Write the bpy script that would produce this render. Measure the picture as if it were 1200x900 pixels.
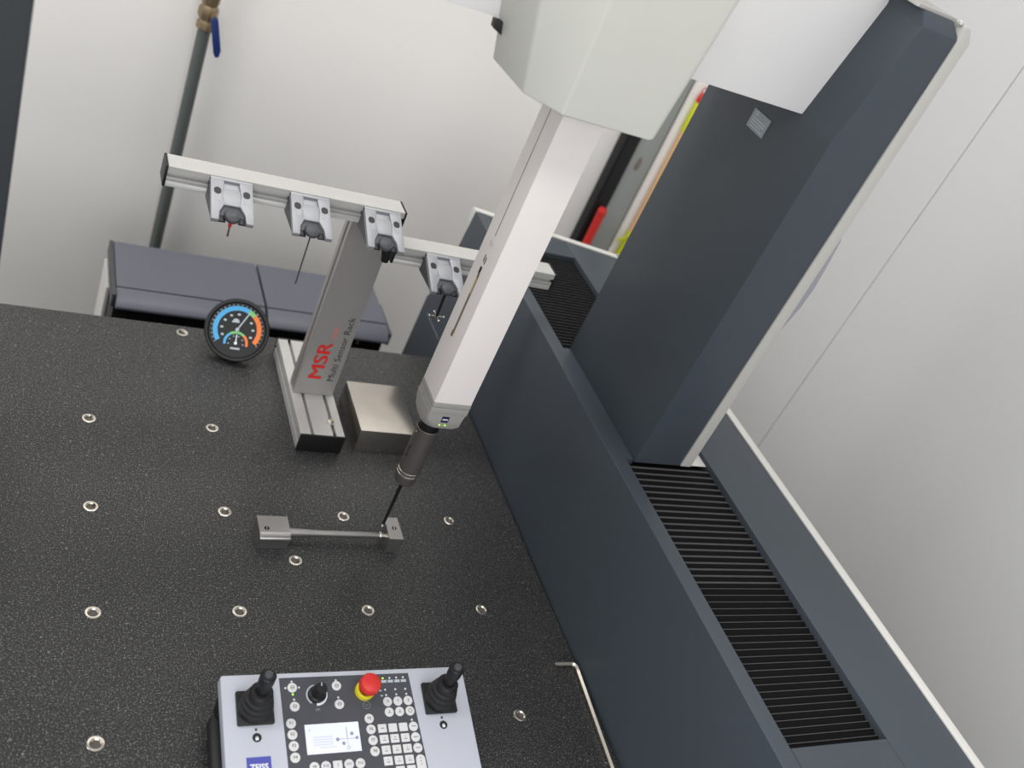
import bpy, bmesh, math
from mathutils import Vector, Matrix
from math import radians, sin, cos, pi

for o in list(bpy.data.objects):
    bpy.data.objects.remove(o, do_unlink=True)
S = bpy.context.scene
COL = S.collection

# ------------------------------------------------------------------ camera
cam_d = bpy.data.cameras.new('camera')
cam = bpy.data.objects.new('camera', cam_d)
COL.objects.link(cam)
RIGHT = Vector((0.87083311, -0.31231109, 0.37962018))
DOWN = Vector((0.10234348, -0.64014006, -0.76141087))
FWD = Vector((0.48080714, 0.70191345, -0.52549215))
M = Matrix((RIGHT, -DOWN, -FWD)).transposed().to_4x4()
M.translation = Vector((-0.13928, -0.54813, 0.87585))
cam.matrix_world = M
cam_d.sensor_width = 36.0
cam_d.sensor_fit = 'HORIZONTAL'
cam_d.lens = 1164.1 / 1200 * 36
cam_d.clip_start = 0.02
cam_d.dof.use_dof = True
cam_d.dof.focus_distance = 1.10
cam_d.dof.aperture_fstop = 5.0
S.camera = cam

# ------------------------------------------------------------------ world, ceiling lamps and added front fill
w = bpy.data.worlds.new('room_ambience')
S.world = w
w.use_nodes = True
bg = w.node_tree.nodes['Background']
bg.inputs[0].default_value = (0.96, 0.98, 1.0, 1)
bg.inputs[1].default_value = 0.56


def area(name, loc, target, sx, sy, power, col=(1, 1, 1)):
    d = bpy.data.lights.new(name, 'AREA')
    d.shape = 'RECTANGLE'
    d.size, d.size_y, d.energy, d.color = sx, sy, power, col
    o = bpy.data.objects.new(name, d)
    COL.objects.link(o)
    o.location = loc
    o.rotation_euler = (Vector(target) - Vector(loc)).to_track_quat('-Z', 'Y').to_euler()
    return o


area('ceiling_lamp_rear', (0.2, 0.72, 1.95), (0.2, 0.72, 0), 1.6, 0.3, 14, (1, 0.985, 0.96))
area('ceiling_lamp_front', (0.1, -0.75, 1.95), (0.1, -0.75, 0), 1.6, 0.4, 13, (1, 0.985, 0.97))
area('ceiling_lamp_side', (-1.3, 0.4, 1.75), (0.3, 0.5, 0.1), 0.5, 1.4, 15, (1, 0.985, 0.96))
area('front_fill', (-0.5, -2.3, 0.95), (0.2, 0.8, 0.15), 2.2, 1.5, 31, (0.98, 0.99, 1.0))  # unseen fill added behind the camera to brighten front faces and back wall
S.view_settings.view_transform = 'Standard'
S.view_settings.look = 'None'
S.view_settings.exposure = 0.0
S.view_settings.gamma = 1.0
S.view_settings.use_curve_mapping = False


# ------------------------------------------------------------------ materials
def lin(c):
    return tuple(((v / 255) / 12.92 if v / 255 <= 0.04045 else ((v / 255 + 0.055) / 1.055) ** 2.4) for v in c)


MATS = {}


def mat(name, rgb, rough=0.5, metal=0.0, var=0.05, scale=30.0, bump=0.0, bscale=400.0, emit=0.0, spec=0.5, stretch=None, coat=0.0, trans=0.0, ior=1.45):
    m = bpy.data.materials.new(name)
    m.use_nodes = True
    nt = m.node_tree
    b = nt.nodes['Principled BSDF']
    c = lin(rgb)
    b.inputs['Roughness'].default_value = rough
    b.inputs['Metallic'].default_value = metal
    b.inputs['Specular IOR Level'].default_value = spec
    b.inputs['Coat Weight'].default_value = coat
    b.inputs['Transmission Weight'].default_value = trans
    b.inputs['IOR'].default_value = ior
    tc = nt.nodes.new('ShaderNodeTexCoord')
    mp = nt.nodes.new('ShaderNodeMapping')
    nt.links.new(tc.outputs['Object'], mp.inputs[0])
    if stretch:
        mp.inputs['Scale'].default_value = stretch
    n = nt.nodes.new('ShaderNodeTexNoise')
    n.inputs['Scale'].default_value = scale
    n.inputs['Detail'].default_value = 4
    nt.links.new(mp.outputs[0], n.inputs['Vector'])
    r = nt.nodes.new('ShaderNodeMixRGB')
    r.inputs[1].default_value = tuple(min(1, v * (1 - var)) for v in c) + (1,)
    r.inputs[2].default_value = tuple(min(1, v * (1 + var)) for v in c) + (1,)
    nt.links.new(n.outputs['Fac'], r.inputs[0])
    nt.links.new(r.outputs[0], b.inputs['Base Color'])
    if emit:
        b.inputs['Emission Color'].default_value = c + (1,)
        b.inputs['Emission Strength'].default_value = emit
    if bump:
        n2 = nt.nodes.new('ShaderNodeTexNoise')
        n2.inputs['Scale'].default_value = bscale
        nt.links.new(mp.outputs[0], n2.inputs['Vector'])
        bp = nt.nodes.new('ShaderNodeBump')
        bp.inputs['Strength'].default_value = bump
        bp.inputs['Distance'].default_value = 0.0006
        nt.links.new(n2.outputs['Fac'], bp.inputs['Height'])
        nt.links.new(bp.outputs[0], b.inputs['Normal'])
    MATS[name] = m
    return m


def granite():
    m = bpy.data.materials.new('black_granite')
    m.use_nodes = True
    nt = m.node_tree
    b = nt.nodes['Principled BSDF']
    tc = nt.nodes.new('ShaderNodeTexCoord')

    def ramp(src, stops):
        r = nt.nodes.new('ShaderNodeValToRGB')
        el = r.color_ramp.elements
        el[0].position, el[0].color = stops[0][0], (stops[0][1],) * 3 + (1,)
        el[1].position, el[1].color = stops[-1][0], (stops[-1][1],) * 3 + (1,)
        for p, v in stops[1:-1]:
            e = el.new(p)
            e.color = (v,) * 3 + (1,)
        nt.links.new(src, r.inputs[0])
        return r.outputs[0]

    def noise(sc, det=2.0):
        n = nt.nodes.new('ShaderNodeTexNoise')
        n.inputs['Scale'].default_value = sc
        n.inputs['Detail'].default_value = det
        nt.links.new(tc.outputs['Object'], n.inputs['Vector'])
        return n.outputs['Fac']

    def add(a, c, mode='ADD'):
        x = nt.nodes.new('ShaderNodeMixRGB')
        x.blend_type = mode
        x.inputs[0].default_value = 1
        nt.links.new(a, x.inputs[1])
        nt.links.new(c, x.inputs[2])
        return x.outputs[0]
    base = ramp(noise(6, 3), [(0.3, 0.010), (0.7, 0.016)])
    fine = ramp(noise(640, 2), [(0.50, 0.0), (0.60, 0.045), (0.72, 0.25)])
    speck = ramp(noise(260, 3), [(0.57, 0.0), (0.66, 0.03), (0.78, 0.22)])
    col = add(add(base, fine), speck)
    tint = nt.nodes.new('ShaderNodeMixRGB')
    tint.blend_type = 'MULTIPLY'
    tint.inputs[0].default_value = 1
    tint.inputs[2].default_value = (1.0, 1.0, 1.005, 1)
    nt.links.new(col, tint.inputs[1])
    nt.links.new(tint.outputs[0], b.inputs['Base Color'])
    b.inputs['Roughness'].default_value = 0.40
    b.inputs['Specular IOR Level'].default_value = 0.5
    MATS['black_granite'] = m
    return m


granite()
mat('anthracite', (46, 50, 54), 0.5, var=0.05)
mat('slate_paint', (64, 71, 78), 0.40, var=0.03, bump=0.06, bscale=900, spec=0.4)
mat('white_trim', (208, 206, 201), 0.45, var=0.02)
mat('cover_strip', (184, 182, 176), 0.5, var=0.02)
mat('beige_cover', (198, 197, 190), 0.5, var=0.02, bump=0.05, bscale=1200)
mat('beam_white', (222, 220, 219), 0.45, var=0.015)
mat('quill_white', (236, 229, 225), 0.5, var=0.02)
mat('quill_grey', (164, 161, 157), 0.4, metal=0.15, var=0.03, stretch=(1, 1, 30))
mat('alu', (194, 193, 190), 0.38, metal=0.3, var=0.06, scale=60, stretch=(1, 1, 1))
mat('alu_brushed', (168, 165, 162), 0.38, metal=0.45, var=0.07, scale=60, stretch=(40, 40, 1))
mat('alu_matt', (152, 153, 157), 0.42, metal=0.25, var=0.03)
mat('steel', (196, 190, 182), 0.20, metal=1.0, var=0.12, scale=45, bump=0.04, bscale=120)
mat('bright_steel', (222, 216, 205), 0.22, metal=1.0, var=0.04)
mat('machined', (165, 163, 162), 0.32, metal=0.9, var=0.06, scale=120, stretch=(1, 12, 1))
mat('dark_probe', (104, 98, 96), 0.42, metal=0.55, var=0.04)
mat('black_plastic', (20, 20, 22), 0.45, var=0.1)
mat('black_rubber', (24, 24, 26), 0.55, var=0.1)
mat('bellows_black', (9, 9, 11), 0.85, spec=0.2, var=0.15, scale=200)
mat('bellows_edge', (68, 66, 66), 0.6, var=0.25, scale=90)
mat('dark_gap', (12, 13, 15), 0.8)
mat('dark_grey', (70, 71, 76), 0.45, var=0.05)
mat('cabinet_grey', (98, 99, 110), 0.42, var=0.03)
mat('wall_white', (243, 240, 236), 0.75, var=0.012, scale=4)
mat('panel_white', (194, 194, 194), 0.6, var=0.008, scale=3)
mat('floor_grey', (170, 171, 170), 0.6, var=0.06, scale=8)
mat('pipe_grey', (98, 103, 101), 0.45, metal=0.3, var=0.1, scale=20)
mat('brass', (150, 132, 106), 0.4, metal=0.8, var=0.12)
mat('blue_lever', (28, 50, 110), 0.4)
mat('red', (206, 48, 44), 0.38, var=0.05)
mat('msr_red', (214, 44, 40), 0.5, var=0.02)
mat('msr_red_light', (222, 110, 100), 0.5, var=0.02)
mat('print_black', (34, 34, 36), 0.5)
mat('yellow', (232, 214, 40), 0.42)
mat('pad_yellow', (206, 208, 40), 0.5)
mat('orange_wood', (222, 178, 130), 0.6, var=0.12, scale=14, stretch=(6, 6, 1))
mat('concrete_grey', (150, 153, 150), 0.7, var=0.1, scale=7)
mat('stain_brown', (120, 110, 104), 0.8, var=0.3)
mat('shell_grey', (187, 190, 200), 0.38, var=0.015)
mat('shell_side', (178, 178, 174), 0.5, var=0.02)
mat('membrane', (72, 73, 80), 0.42, var=0.03)
mat('key_white', (214, 213, 214), 0.45, var=0.02)
mat('key_print', (96, 96, 102), 0.6)
mat('lcd', (226, 231, 248), 0.25, var=0.01, emit=0.10)
mat('lcd_ink', (150, 148, 172), 0.4)
mat('lcd_faint', (210, 211, 236), 0.4)
mat('zeiss_blue', (78, 84, 168), 0.4)
mat('zeiss_navy', (26, 26, 66), 0.4)
mat('print_white', (232, 232, 236), 0.5)
mat('led_green', (170, 232, 70), 0.3, emit=0.8)
mat('led_white', (214, 214, 214), 0.35)
mat('sticker', (138, 147, 154), 0.35, metal=0.3, var=0.05)
mat('sticker_print', (182, 188, 194), 0.4)
mat('dial_black', (22, 23, 25), 0.5)
mat('dial_blue', (78, 168, 222), 0.45)
mat('dial_orange', (238, 124, 52), 0.45)
mat('dial_green', (122, 194, 120), 0.45)
mat('slot_brown', (118, 102, 84), 0.55, var=0.2)
mat('film_grey', (150, 149, 158), 0.35)
mat('gold', (206, 178, 120), 0.4, metal=0.4)


# ------------------------------------------------------------------ mesh helpers (all return a bmesh)
def poly(verts, faces):
    bm = bmesh.new()
    vs = [bm.verts.new(v) for v in verts]
    for f in faces:
        try:
            bm.faces.new([vs[i] for i in f])
        except ValueError:
            pass
    bmesh.ops.recalc_face_normals(bm, faces=bm.faces)
    return bm


def bevel(bm, b, seg=2, ang=25):
    if b > 0:
        es = [e for e in bm.edges if len(e.link_faces) == 2 and e.calc_face_angle(0) > radians(ang)]
        bmesh.ops.bevel(bm, geom=es, offset=b, segments=seg, profile=0.6, affect='EDGES', clamp_overlap=True)
    return bm


def box(x0, x1, y0, y1, z0, z1, b=0.0, seg=2):
    v = [(x, y, z) for z in (z0, z1) for y in (y0, y1) for x in (x0, x1)]
    f = [(0, 2, 3, 1), (4, 5, 7, 6), (0, 1, 5, 4), (2, 6, 7, 3), (0, 4, 6, 2), (1, 3, 7, 5)]
    return bevel(poly(v, f), b, seg)


def prism(pts, axis, a, b, bev=0.0, seg=2):
    """polygon pts in the two other axes (in xyz order) pushed from a to b along axis"""
    n = len(pts)

    def mk(p, t):
        if axis == 'x':
            return (t, p[0], p[1])
        if axis == 'y':
            return (p[0], t, p[1])
        return (p[0], p[1], t)
    v = [mk(p, a) for p in pts] + [mk(p, b) for p in pts]
    f = [tuple(range(n)), tuple(range(2 * n - 1, n - 1, -1))] + [(i, (i + 1) % n, n + (i + 1) % n, n + i) for i in range(n)]
    return bevel(poly(v, f), bev, seg)


def loft(rings):
    n = len(rings[0])
    v = [p for r in rings for p in r]
    f = [tuple(range(n)), tuple(range((len(rings) - 1) * n, len(rings) * n))]
    for k in range(len(rings) - 1):
        for i in range(n):
            j = (i + 1) % n
            f.append((k * n + i, k * n + j, (k + 1) * n + j, (k + 1) * n + i))
    return poly(v, f)


def lathe(prof, seg=32, c=(0, 0, 0), axis='z', closed=False):
    """prof: list of (r, h); ends with r=0 are capped to a point"""
    bm = bmesh.new()
    rings = []

    def mk(x, y, h):
        if axis == 'z':
            return Vector((c[0] + x, c[1] + y, c[2] + h))
        if axis == 'x':
            return Vector((c[0] + h, c[1] + x, c[2] + y))
        return Vector((c[0] + x, c[1] + h, c[2] + y))
    for r, h in prof:
        if r < 1e-7:
            rings.append([bm.verts.new(mk(0, 0, h))])
        else:
            rings.append([bm.verts.new(mk(r * cos(2 * pi * i / seg), r * sin(2 * pi * i / seg), h)) for i in range(seg)])
    prs = list(zip(rings, rings[1:])) + ([(rings[-1], rings[0])] if closed else [])
    for a, b in prs:
        for i in range(seg):
            j = (i + 1) % seg
            if len(a) == 1 and len(b) == 1:
                continue
            if len(a) == 1:
                bm.faces.new((a[0], b[i], b[j]))
            elif len(b) == 1:
                bm.faces.new((a[i], a[j], b[0]))
            else:
                bm.faces.new((a[i], a[j], b[j], b[i]))
    if not closed:
        for r in (rings[0], rings[-1]):
            if len(r) > 2:
                bm.faces.new(r)
    bmesh.ops.recalc_face_normals(bm, faces=bm.faces)
    return bm


def tube(path, r, seg=12, flat=False):
    pts = [Vector(p) for p in path]
    bm = bmesh.new()
    rings = []
    up = Vector((0, 0, 1))
    for i, p in enumerate(pts):
        t = (pts[min(i + 1, len(pts) - 1)] - pts[max(i - 1, 0)]).normalized()
        u = up if abs(t.dot(up)) < 0.95 else Vector((0, 1, 0))
        a = t.cross(u).normalized()
        b = a.cross(t).normalized()
        rr = r[i] if isinstance(r, (list, tuple)) else r
        rings.append([bm.verts.new(p + a * rr * cos(2 * pi * k / seg + pi / seg) + b * rr * sin(2 * pi * k / seg + pi / seg)) for k in range(seg)])
    for a, b in zip(rings, rings[1:]):
        for k in range(seg):
            bm.faces.new((a[k], a[(k + 1) % seg], b[(k + 1) % seg], b[k]))
    bm.faces.new(rings[0])
    bm.faces.new(rings[-1])
    bmesh.ops.recalc_face_normals(bm, faces=bm.faces)
    return bm


def ball(c, r, u=20, v=12):
    bm = bmesh.new()
    bmesh.ops.create_uvsphere(bm, u_segments=u, v_segments=v, radius=r, matrix=Matrix.Translation(c))
    return bm


def join(*bms):
    out = bmesh.new()
    for b in bms:
        me = bpy.data.meshes.new('t')
        b.to_mesh(me)
        out.from_mesh(me)
        bpy.data.meshes.remove(me)
        b.free()
    return out


def arc_strip(r0, r1, a0, a1, z0, z1, n=28):
    """flat ring sector with thickness, angles in degrees"""
    pts = [(r1 * cos(radians(a0 + (a1 - a0) * i / n)), r1 * sin(radians(a0 + (a1 - a0) * i / n))) for i in range(n + 1)]
    inn = [(r0 * cos(radians(a0 + (a1 - a0) * i / n)), r0 * sin(radians(a0 + (a1 - a0) * i / n))) for i in range(n + 1)]
    v = []
    for z in (z0, z1):
        v += [(p[0], p[1], z) for p in pts] + [(p[0], p[1], z) for p in inn]
    m = n + 1
    f = []
    for i in range(n):
        f += [(i, i + 1, m + i + 1, m + i), (2 * m + i, 2 * m + i + 1, 3 * m + i + 1, 3 * m + i),
              (i, i + 1, 2 * m + i + 1, 2 * m + i), (m + i, m + i + 1, 3 * m + i + 1, 3 * m + i)]
    f += [(0, m, 3 * m, 2 * m), (n, m + n, 3 * m + n, 2 * m + n)]
    return poly(v, f)


def rrect(x0, x1, y0, y1, r, n=5):
    rs = r if isinstance(r, (list, tuple)) else (r,) * 4
    out = []
    for (cx, cy, sx, sy, a), rr in zip([(x0, y0, 1, 1, 180), (x1, y0, -1, 1, 270), (x1, y1, -1, -1, 0), (x0, y1, 1, -1, 90)], rs):
        for i in range(n + 1):
            t = radians(a + 90 * i / n)
            out.append((cx + sx * rr + rr * cos(t), cy + sy * rr + rr * sin(t)))
    return out


def rot_bm(bm, mtx):
    bmesh.ops.transform(bm, matrix=mtx, verts=bm.verts)
    return bm


def text_bm(body, size, offset=0.0, align='CENTER', ext=0.00008, squash=1.0):
    cu = bpy.data.curves.new('txt', 'FONT')
    cu.body = body
    cu.size = size
    cu.align_x = align
    cu.align_y = 'CENTER'
    cu.offset = offset
    cu.extrude = ext
    cu.resolution_u = 3
    o = bpy.data.objects.new('txt', cu)
    COL.objects.link(o)
    dg = bpy.context.evaluated_depsgraph_get()
    me = bpy.data.meshes.new_from_object(o.evaluated_get(dg))
    bm = bmesh.new()
    bm.from_mesh(me)
    bpy.data.objects.remove(o, do_unlink=True)
    bpy.data.curves.remove(cu)
    bpy.data.meshes.remove(me)
    if squash != 1.0:
        bmesh.ops.scale(bm, vec=(squash, 1, 1), verts=bm.verts)
    return bm


# ------------------------------------------------------------------ object helpers
ORG = {}


def mesh_of(name, bm, m, smooth=35):
    me = bpy.data.meshes.new(name)
    bm.to_mesh(me)
    bm.free()
    for mm in (m if isinstance(m, (list, tuple)) else [m]):
        me.materials.append(MATS[mm])
    me.polygons.foreach_set('use_smooth', [True] * len(me.polygons))
    me.set_sharp_from_angle(angle=radians(smooth))
    return me


def thing(name, label, cat, loc=(0, 0, 0), mtx=None, group=None):
    o = bpy.data.objects.new(name, None)
    o.empty_display_size = 0.02
    COL.objects.link(o)
    if mtx is not None:
        o.matrix_world = mtx
        ORG[o.name] = Vector((0, 0, 0))
    else:
        o.location = loc
        ORG[o.name] = Vector(loc)
    o['label'] = label
    o['category'] = cat
    if group:
        o['group'] = group
    return o


def part(name, bm, m, parent, label=None):
    """world coordinates for things without their own matrix, local ones otherwise"""
    org = ORG[parent.name]
    bmesh.ops.translate(bm, vec=-org, verts=bm.verts)
    o = bpy.data.objects.new(name, mesh_of(name, bm, m))
    COL.objects.link(o)
    o.parent = parent
    ORG[o.name] = org
    if label:
        o['label'] = label
    return o


def inst(name, me, parent, loc):
    o = bpy.data.objects.new(name, me)
    COL.objects.link(o)
    o.parent = parent
    o.location = Vector(loc) - ORG[parent.name]
    ORG[o.name] = Vector(loc)
    return o


def struct(name, bm, m, label=None):
    o = bpy.data.objects.new(name, mesh_of(name, bm, m))
    COL.objects.link(o)
    o['kind'] = 'structure'
    ORG[o.name] = Vector((0, 0, 0))
    if label:
        o['label'] = label
    return o


FLOOR = -0.75
# ------------------------------------------------------------------ room
o = struct('floor', box(-1.6, 1.3, -1.6, 1.3, FLOOR - 0.05, FLOOR), 'floor_grey', 'grey floor of the measuring room')
o = struct('wall_back', box(-1.6, 1.25, 1.2, 1.28, FLOOR, 2.1), 'wall_white', 'off-white plastered back wall')
wr = struct('wall_right', box(1.262, 1.32, -1.6, 1.2, FLOOR, 2.1), 'dark_gap', 'white panelled side wall with one fine vertical joint')
part('wall_panel', box(1.25, 1.262, 0.6078, 1.2, FLOOR, 2.1, 0.0006, 1), 'panel_white', wr)
part('wall_panel', box(1.25, 1.262, -1.6, 0.6065, FLOOR, 2.1, 0.0006, 1), 'panel_white', wr)

# ------------------------------------------------------------------ granite table
table = thing('granite_table', 'black speckled granite measuring table with steel threaded inserts', 'table', (0, 0, FLOOR))
INS = [(i * 0.15, j * 0.15) for i, j in [(0, 0), (0, 1), (0, 2), (0, 3), (1, 3), (1, 2), (1, 1), (2, 2), (2, 1), (3, 2), (3, 1), (3, 0), (1.5, 1.5)]]
INS += [(0.1275, 0.652)]
slab = part('slab', box(-0.42, 0.5535, -0.45, 0.669, -0.18, 0, 0.0025, 3), 'black_granite', table)
cut = bpy.data.objects.new('cut', mesh_of('cut', join(*[lathe([(0.0072, -0.02), (0.0072, 0.01)], 24, (x, y, 0)) for x, y in INS]), 'dark_gap'))
COL.objects.link(cut)
cut.location = (0, 0, 0)
md = slab.modifiers.new('holes', 'BOOLEAN')
md.object = cut
md.operation = 'DIFFERENCE'
md.solver = 'EXACT'
bpy.context.view_layer.update()
me = bpy.data.meshes.new_from_object(slab.evaluated_get(bpy.context.evaluated_depsgraph_get()))
slab.modifiers.clear()
slab.data = me
me.materials.clear()
me.materials.append(MATS['black_granite'])
for p_ in me.polygons:
    p_.material_index = 0
    p_.use_smooth = False
bpy.data.objects.remove(cut, do_unlink=True)
ins_me = mesh_of('threaded_insert', lathe([(0.0072, -0.018), (0.0079, 0.0001), (0.0080, 0.0004), (0.0075, 0.0006), (0.0056, 0.0006), (0.0045, -0.0008),
                                           (0.0045, -0.0065), (0.0045, -0.017)], 28, closed=True), 'bright_steel')
bot_me = mesh_of('hole_bottom', lathe([(0, -0.0095), (0.0046, -0.0030)], 20), 'dark_probe')
for x, y in INS:
    a = inst('threaded_insert', ins_me, table, (x, y, 0))
    inst('hole_bottom', bot_me, a, (x, y, 0))
part('stand', box(-0.34, 0.50, -0.38, 0.60, FLOOR, -0.18, 0.01), 'slate_paint', table)

# ------------------------------------------------------------------ guideway housing beside the table
gw = thing('guideway_housing', 'slate grey guideway housing with black bellows and white edge trim', 'guideway', (0.687, 0.08, FLOOR))
part('side_panel', prism([(-0.7, FLOOR), (-0.7, 0.22), (0.7805, 0.22), (0.795, 0.10), (0.811, 0.045), (0.815, 0.035), (0.826, 0.018), (0.832, -0.12), (0.836, FLOOR)],
                         'x', 0.5555, 0.577, 0.0011, 3), 'slate_paint', gw)
part('seam_strip', box(0.5551, 0.5557, 0.724, 0.80, -0.0016, 0.0002), 'sticker', gw)
BK = lambda x: 0.7805 - 0.262 * (x - 0.5589)
part('top_plate', prism([(0.709, -0.7), (0.806, -0.7), (0.806, BK(0.806)), (0.709, BK(0.709))], 'z', 0.2, 0.22, 0.0008), 'slate_paint', gw)
part('front_plate', box(0.5776, 0.709, -0.7, -0.1915, 0.2, 0.2198, 0.0008), 'slate_paint', gw)
part('rear_plate', prism([(0.5776, 0.689), (0.709, 0.689), (0.709, BK(0.709)), (0.5776, BK(0.5776))], 'z', 0.2, 0.2198, 0.0008), 'slate_paint', gw)
part('edge_trim', box(0.8062, 0.8185, -0.7, 0.7285, FLOOR, 0.2215, 0.0012), 'white_trim', gw, 'white edge trim')
part('edge_trim', prism([(0.5555, BK(0.5555) + 0.0002), (0.8185, BK(0.8185) + 0.0002), (0.8185, BK(0.8185) + 0.0125), (0.5555, BK(0.5555) + 0.0125)], 'z', 0.19, 0.2215, 0.001),
     'white_trim', gw, 'white edge trim')
part('bellows_tray', box(0.5776, 0.7088, -0.191, 0.6885, 0.19, 0.2035), 'dark_gap', gw)


def fold_mesh(p):
    a = poly([(0, 0, 0.0035), (0, 0.62 * p, 0.0082), (0, 0.80 * p, 0.0088), (0, 0.97 * p, 0.0088), (0, p, 0.0035), (0, p, 0), (0, 0, 0)] and
             [(x, y, z) for x in (0.5782, 0.7086) for y, z in [(0, 0.0062), (0.74 * p, 0.0086), (0.82 * p, 0.0096), (0.92 * p, 0.0096), (p, 0.0062), (p, 0), (0, 0)]],
             [tuple(range(7)), tuple(range(13, 6, -1))] + [(i, (i + 1) % 7, 7 + (i + 1) % 7, 7 + i) for i in range(7)])
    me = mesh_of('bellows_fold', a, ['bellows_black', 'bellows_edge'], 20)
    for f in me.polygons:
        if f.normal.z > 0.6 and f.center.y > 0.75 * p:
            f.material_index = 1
    return me


y, k = -0.1905, 0
while y < 0.1985:
    p = 0.0083 + 0.0026 * max(0.0, (y + 0.13) / 0.33)
    pk = round(p * 4000) / 4000
    key = 'fold%.5f' % pk
    if key not in ORG:
        ORG[key] = fold_mesh(pk)
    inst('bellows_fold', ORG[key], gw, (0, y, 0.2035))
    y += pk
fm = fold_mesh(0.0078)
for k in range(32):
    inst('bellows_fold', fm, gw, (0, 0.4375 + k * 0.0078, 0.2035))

# ------------------------------------------------------------------ portal bridge
br = thing('portal_bridge', 'dark slate column with white cross beam standing in the bellows', 'measuring bridge', (0.63, 0.318, 0.214))


def sec(x0, x1, y0, y1, z):
    return [(x0, y0, z), (x1, y0, z), (x1, y1, z), (x0, y1, z)]


part('column', bevel(loft([sec(0.592, 0.664, 0.205, 0.431, 0.2138), sec(0.592, 0.664, 0.205, 0.431, 0.659), sec(0.6155, 0.6665, 0.205, 0.431, 0.787),
                           sec(0.6140, 0.656, 0.214, 0.431, 0.8005)]), 0.0012, 2, 8), 'slate_paint', br)
part('side_cover', bevel(prism([(0.6642, 0.2145), (0.6805, 0.2145), (0.6805, 0.788), (0.6705, 0.8015), (0.6642, 0.8015)], 'y', 0.2035, 0.44, 0.0012), 0), 'cover_strip', br, 'off-white side cover strip')
part('top_cap', prism([(0.606, 0.8), (0.662, 0.8), (0.660, 0.8035), (0.608, 0.8035)], 'y', 0.216, 0.436, 0.0006), 'quill_grey', br)
part('cap_screw', lathe([(0.0028, -0.001), (0.0028, 0.0016), (0.0018, 0.0024), (0, 0.0024)], 16, (0.663, 0.212, 0.8015)), 'alu', br)
part('skirt', box(0.5785, 0.5935, 0.208, 0.43, 0.2045, 0.2165, 0.0006), 'slate_paint', br)
part('base_plate', box(0.66, 0.7083, 0.2075, 0.433, 0.2132, 0.2142), 'white_trim', br)
part('cover_flap', prism([(0.6800, 0.566), (0.6868, 0.559), (0.6905, 0.53), (0.6935, 0.495), (0.6922, 0.468), (0.6860, 0.436), (0.6800, 0.42)], 'y', 0.208, 0.2105, 0.0004), 'film_grey', br)
part('cross_beam', box(-0.34, 0.632, 0.2636, 0.418, 0.6605, 0.90, 0.0015), 'beam_white', br, 'white cross beam')
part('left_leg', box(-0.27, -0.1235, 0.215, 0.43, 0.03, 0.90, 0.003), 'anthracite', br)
part('leg_foot', box(-0.29, -0.11, 0.19, 0.45, 0.0005, 0.03, 0.004), 'dark_grey', br)
part('cable_guide', prism([(0.2265, 0.6605), (0.243, 0.6605), (0.243, 0.6465), (0.2275, 0.653)], 'y', 0.255, 0.2632, 0.0005), 'black_plastic', br)
stk = part('rating_plate', box(0.5908, 0.5921, 0.299, 0.333, 0.613, 0.6345, 0.0003), 'sticker', br, 'small grey rating plate')
FX = Matrix(((0, 0, -1, 0), (-1, 0, 0, 0), (0, 1, 0, 0), (0, 0, 0, 1)))   # text on a face that looks to -x
t = text_bm('CE', 0.0058, 0.0002)
part('print', rot_bm(t, Matrix.Translation((0.5907, 0.3255, 0.6305)) @ FX), 'sticker_print', stk)
for k, (a, b, z) in enumerate([(0.303, 0.3295, 0.6255), (0.303, 0.3295, 0.6225), (0.308, 0.3295, 0.6195), (0.303, 0.328, 0.6165)]):
    part('print', box(0.5905, 0.5909, a, b, z - 0.0007, z + 0.0007), 'sticker_print', stk)

# ------------------------------------------------------------------ probe carriage with quill, probe and stylus
pc = thing('probe_carriage', 'beige probe carriage with white square quill and slim touch probe', 'probe head', (0.3425, 0.2655, 0.62))
zb, ztp = 0.62, 0.80


def ring_cov(z):
    d = z - zb
    rx = 0.3825 + 0.106 * d
    return [(0.2826 - 0.01 * d, 0.1816, z), (rx - 0.006, 0.1816, z - 0.0012 if d == 0 else z), (rx - 0.0015, 0.1835, z), (rx, 0.189, z), (rx + 0.004, 0.2625, z),
            (0.2391 - 0.23 * (d - (0.0057 if d == 0 else 0.0057)), 0.2625, z + (0.0057 if d == 0 else 0)), (0.2548 - 0.2285 * d, 0.2114, z)]


part('cover', bevel(loft([ring_cov(zb), ring_cov(ztp)]), 0.0022, 3, 12), 'beige_cover', pc, 'beige faceted carriage cover')
QX0, QX1, QY0, QY1 = 0.3195, 0.3655, 0.2425, 0.2885
q = part('quill', box(QX0, QX1, QY0, QY1, 0.2460, 0.659, 0.0006, 2), 'quill_white', pc, 'white square quill')
part('slot', join(prism(rrect(0.2655, 0.2697, 0.323, 0.404, 0.0018), 'x', QX0 - 0.00015, QX0 + 0.0006)), 'slot_brown', q)
part('slot_tape', box(QX0 - 0.0002, QX0 + 0.0006, 0.2668, 0.2694, 0.378, 0.398), 'gold', q)
part('joint_line', box(QX0 - 0.00012, QX0 + 0.0006, 0.2681, 0.2693, 0.45, 0.659), 'slot_brown', q)
for yy, zz in [(0.2662, 0.4205), (0.2702, 0.4215)]:
    part('lock_hole', prism(rrect(yy - 0.0009, yy + 0.0009, zz - 0.0045, zz + 0.0045, 0.0008), 'x', QX0 - 0.00015, QX0 + 0.0006), 'black_plastic', q)
part('clamp', box(QX0 - 0.0012, QX0 + 0.0006, 0.2667, 0.2692, 0.404, 0.412, 0.0003), 'black_plastic', q)
part('clamp', box(QX0 - 0.0014, QX0 + 0.0006, 0.2662, 0.2692, 0.321, 0.328, 0.0003), 'slot_brown', q)
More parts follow.
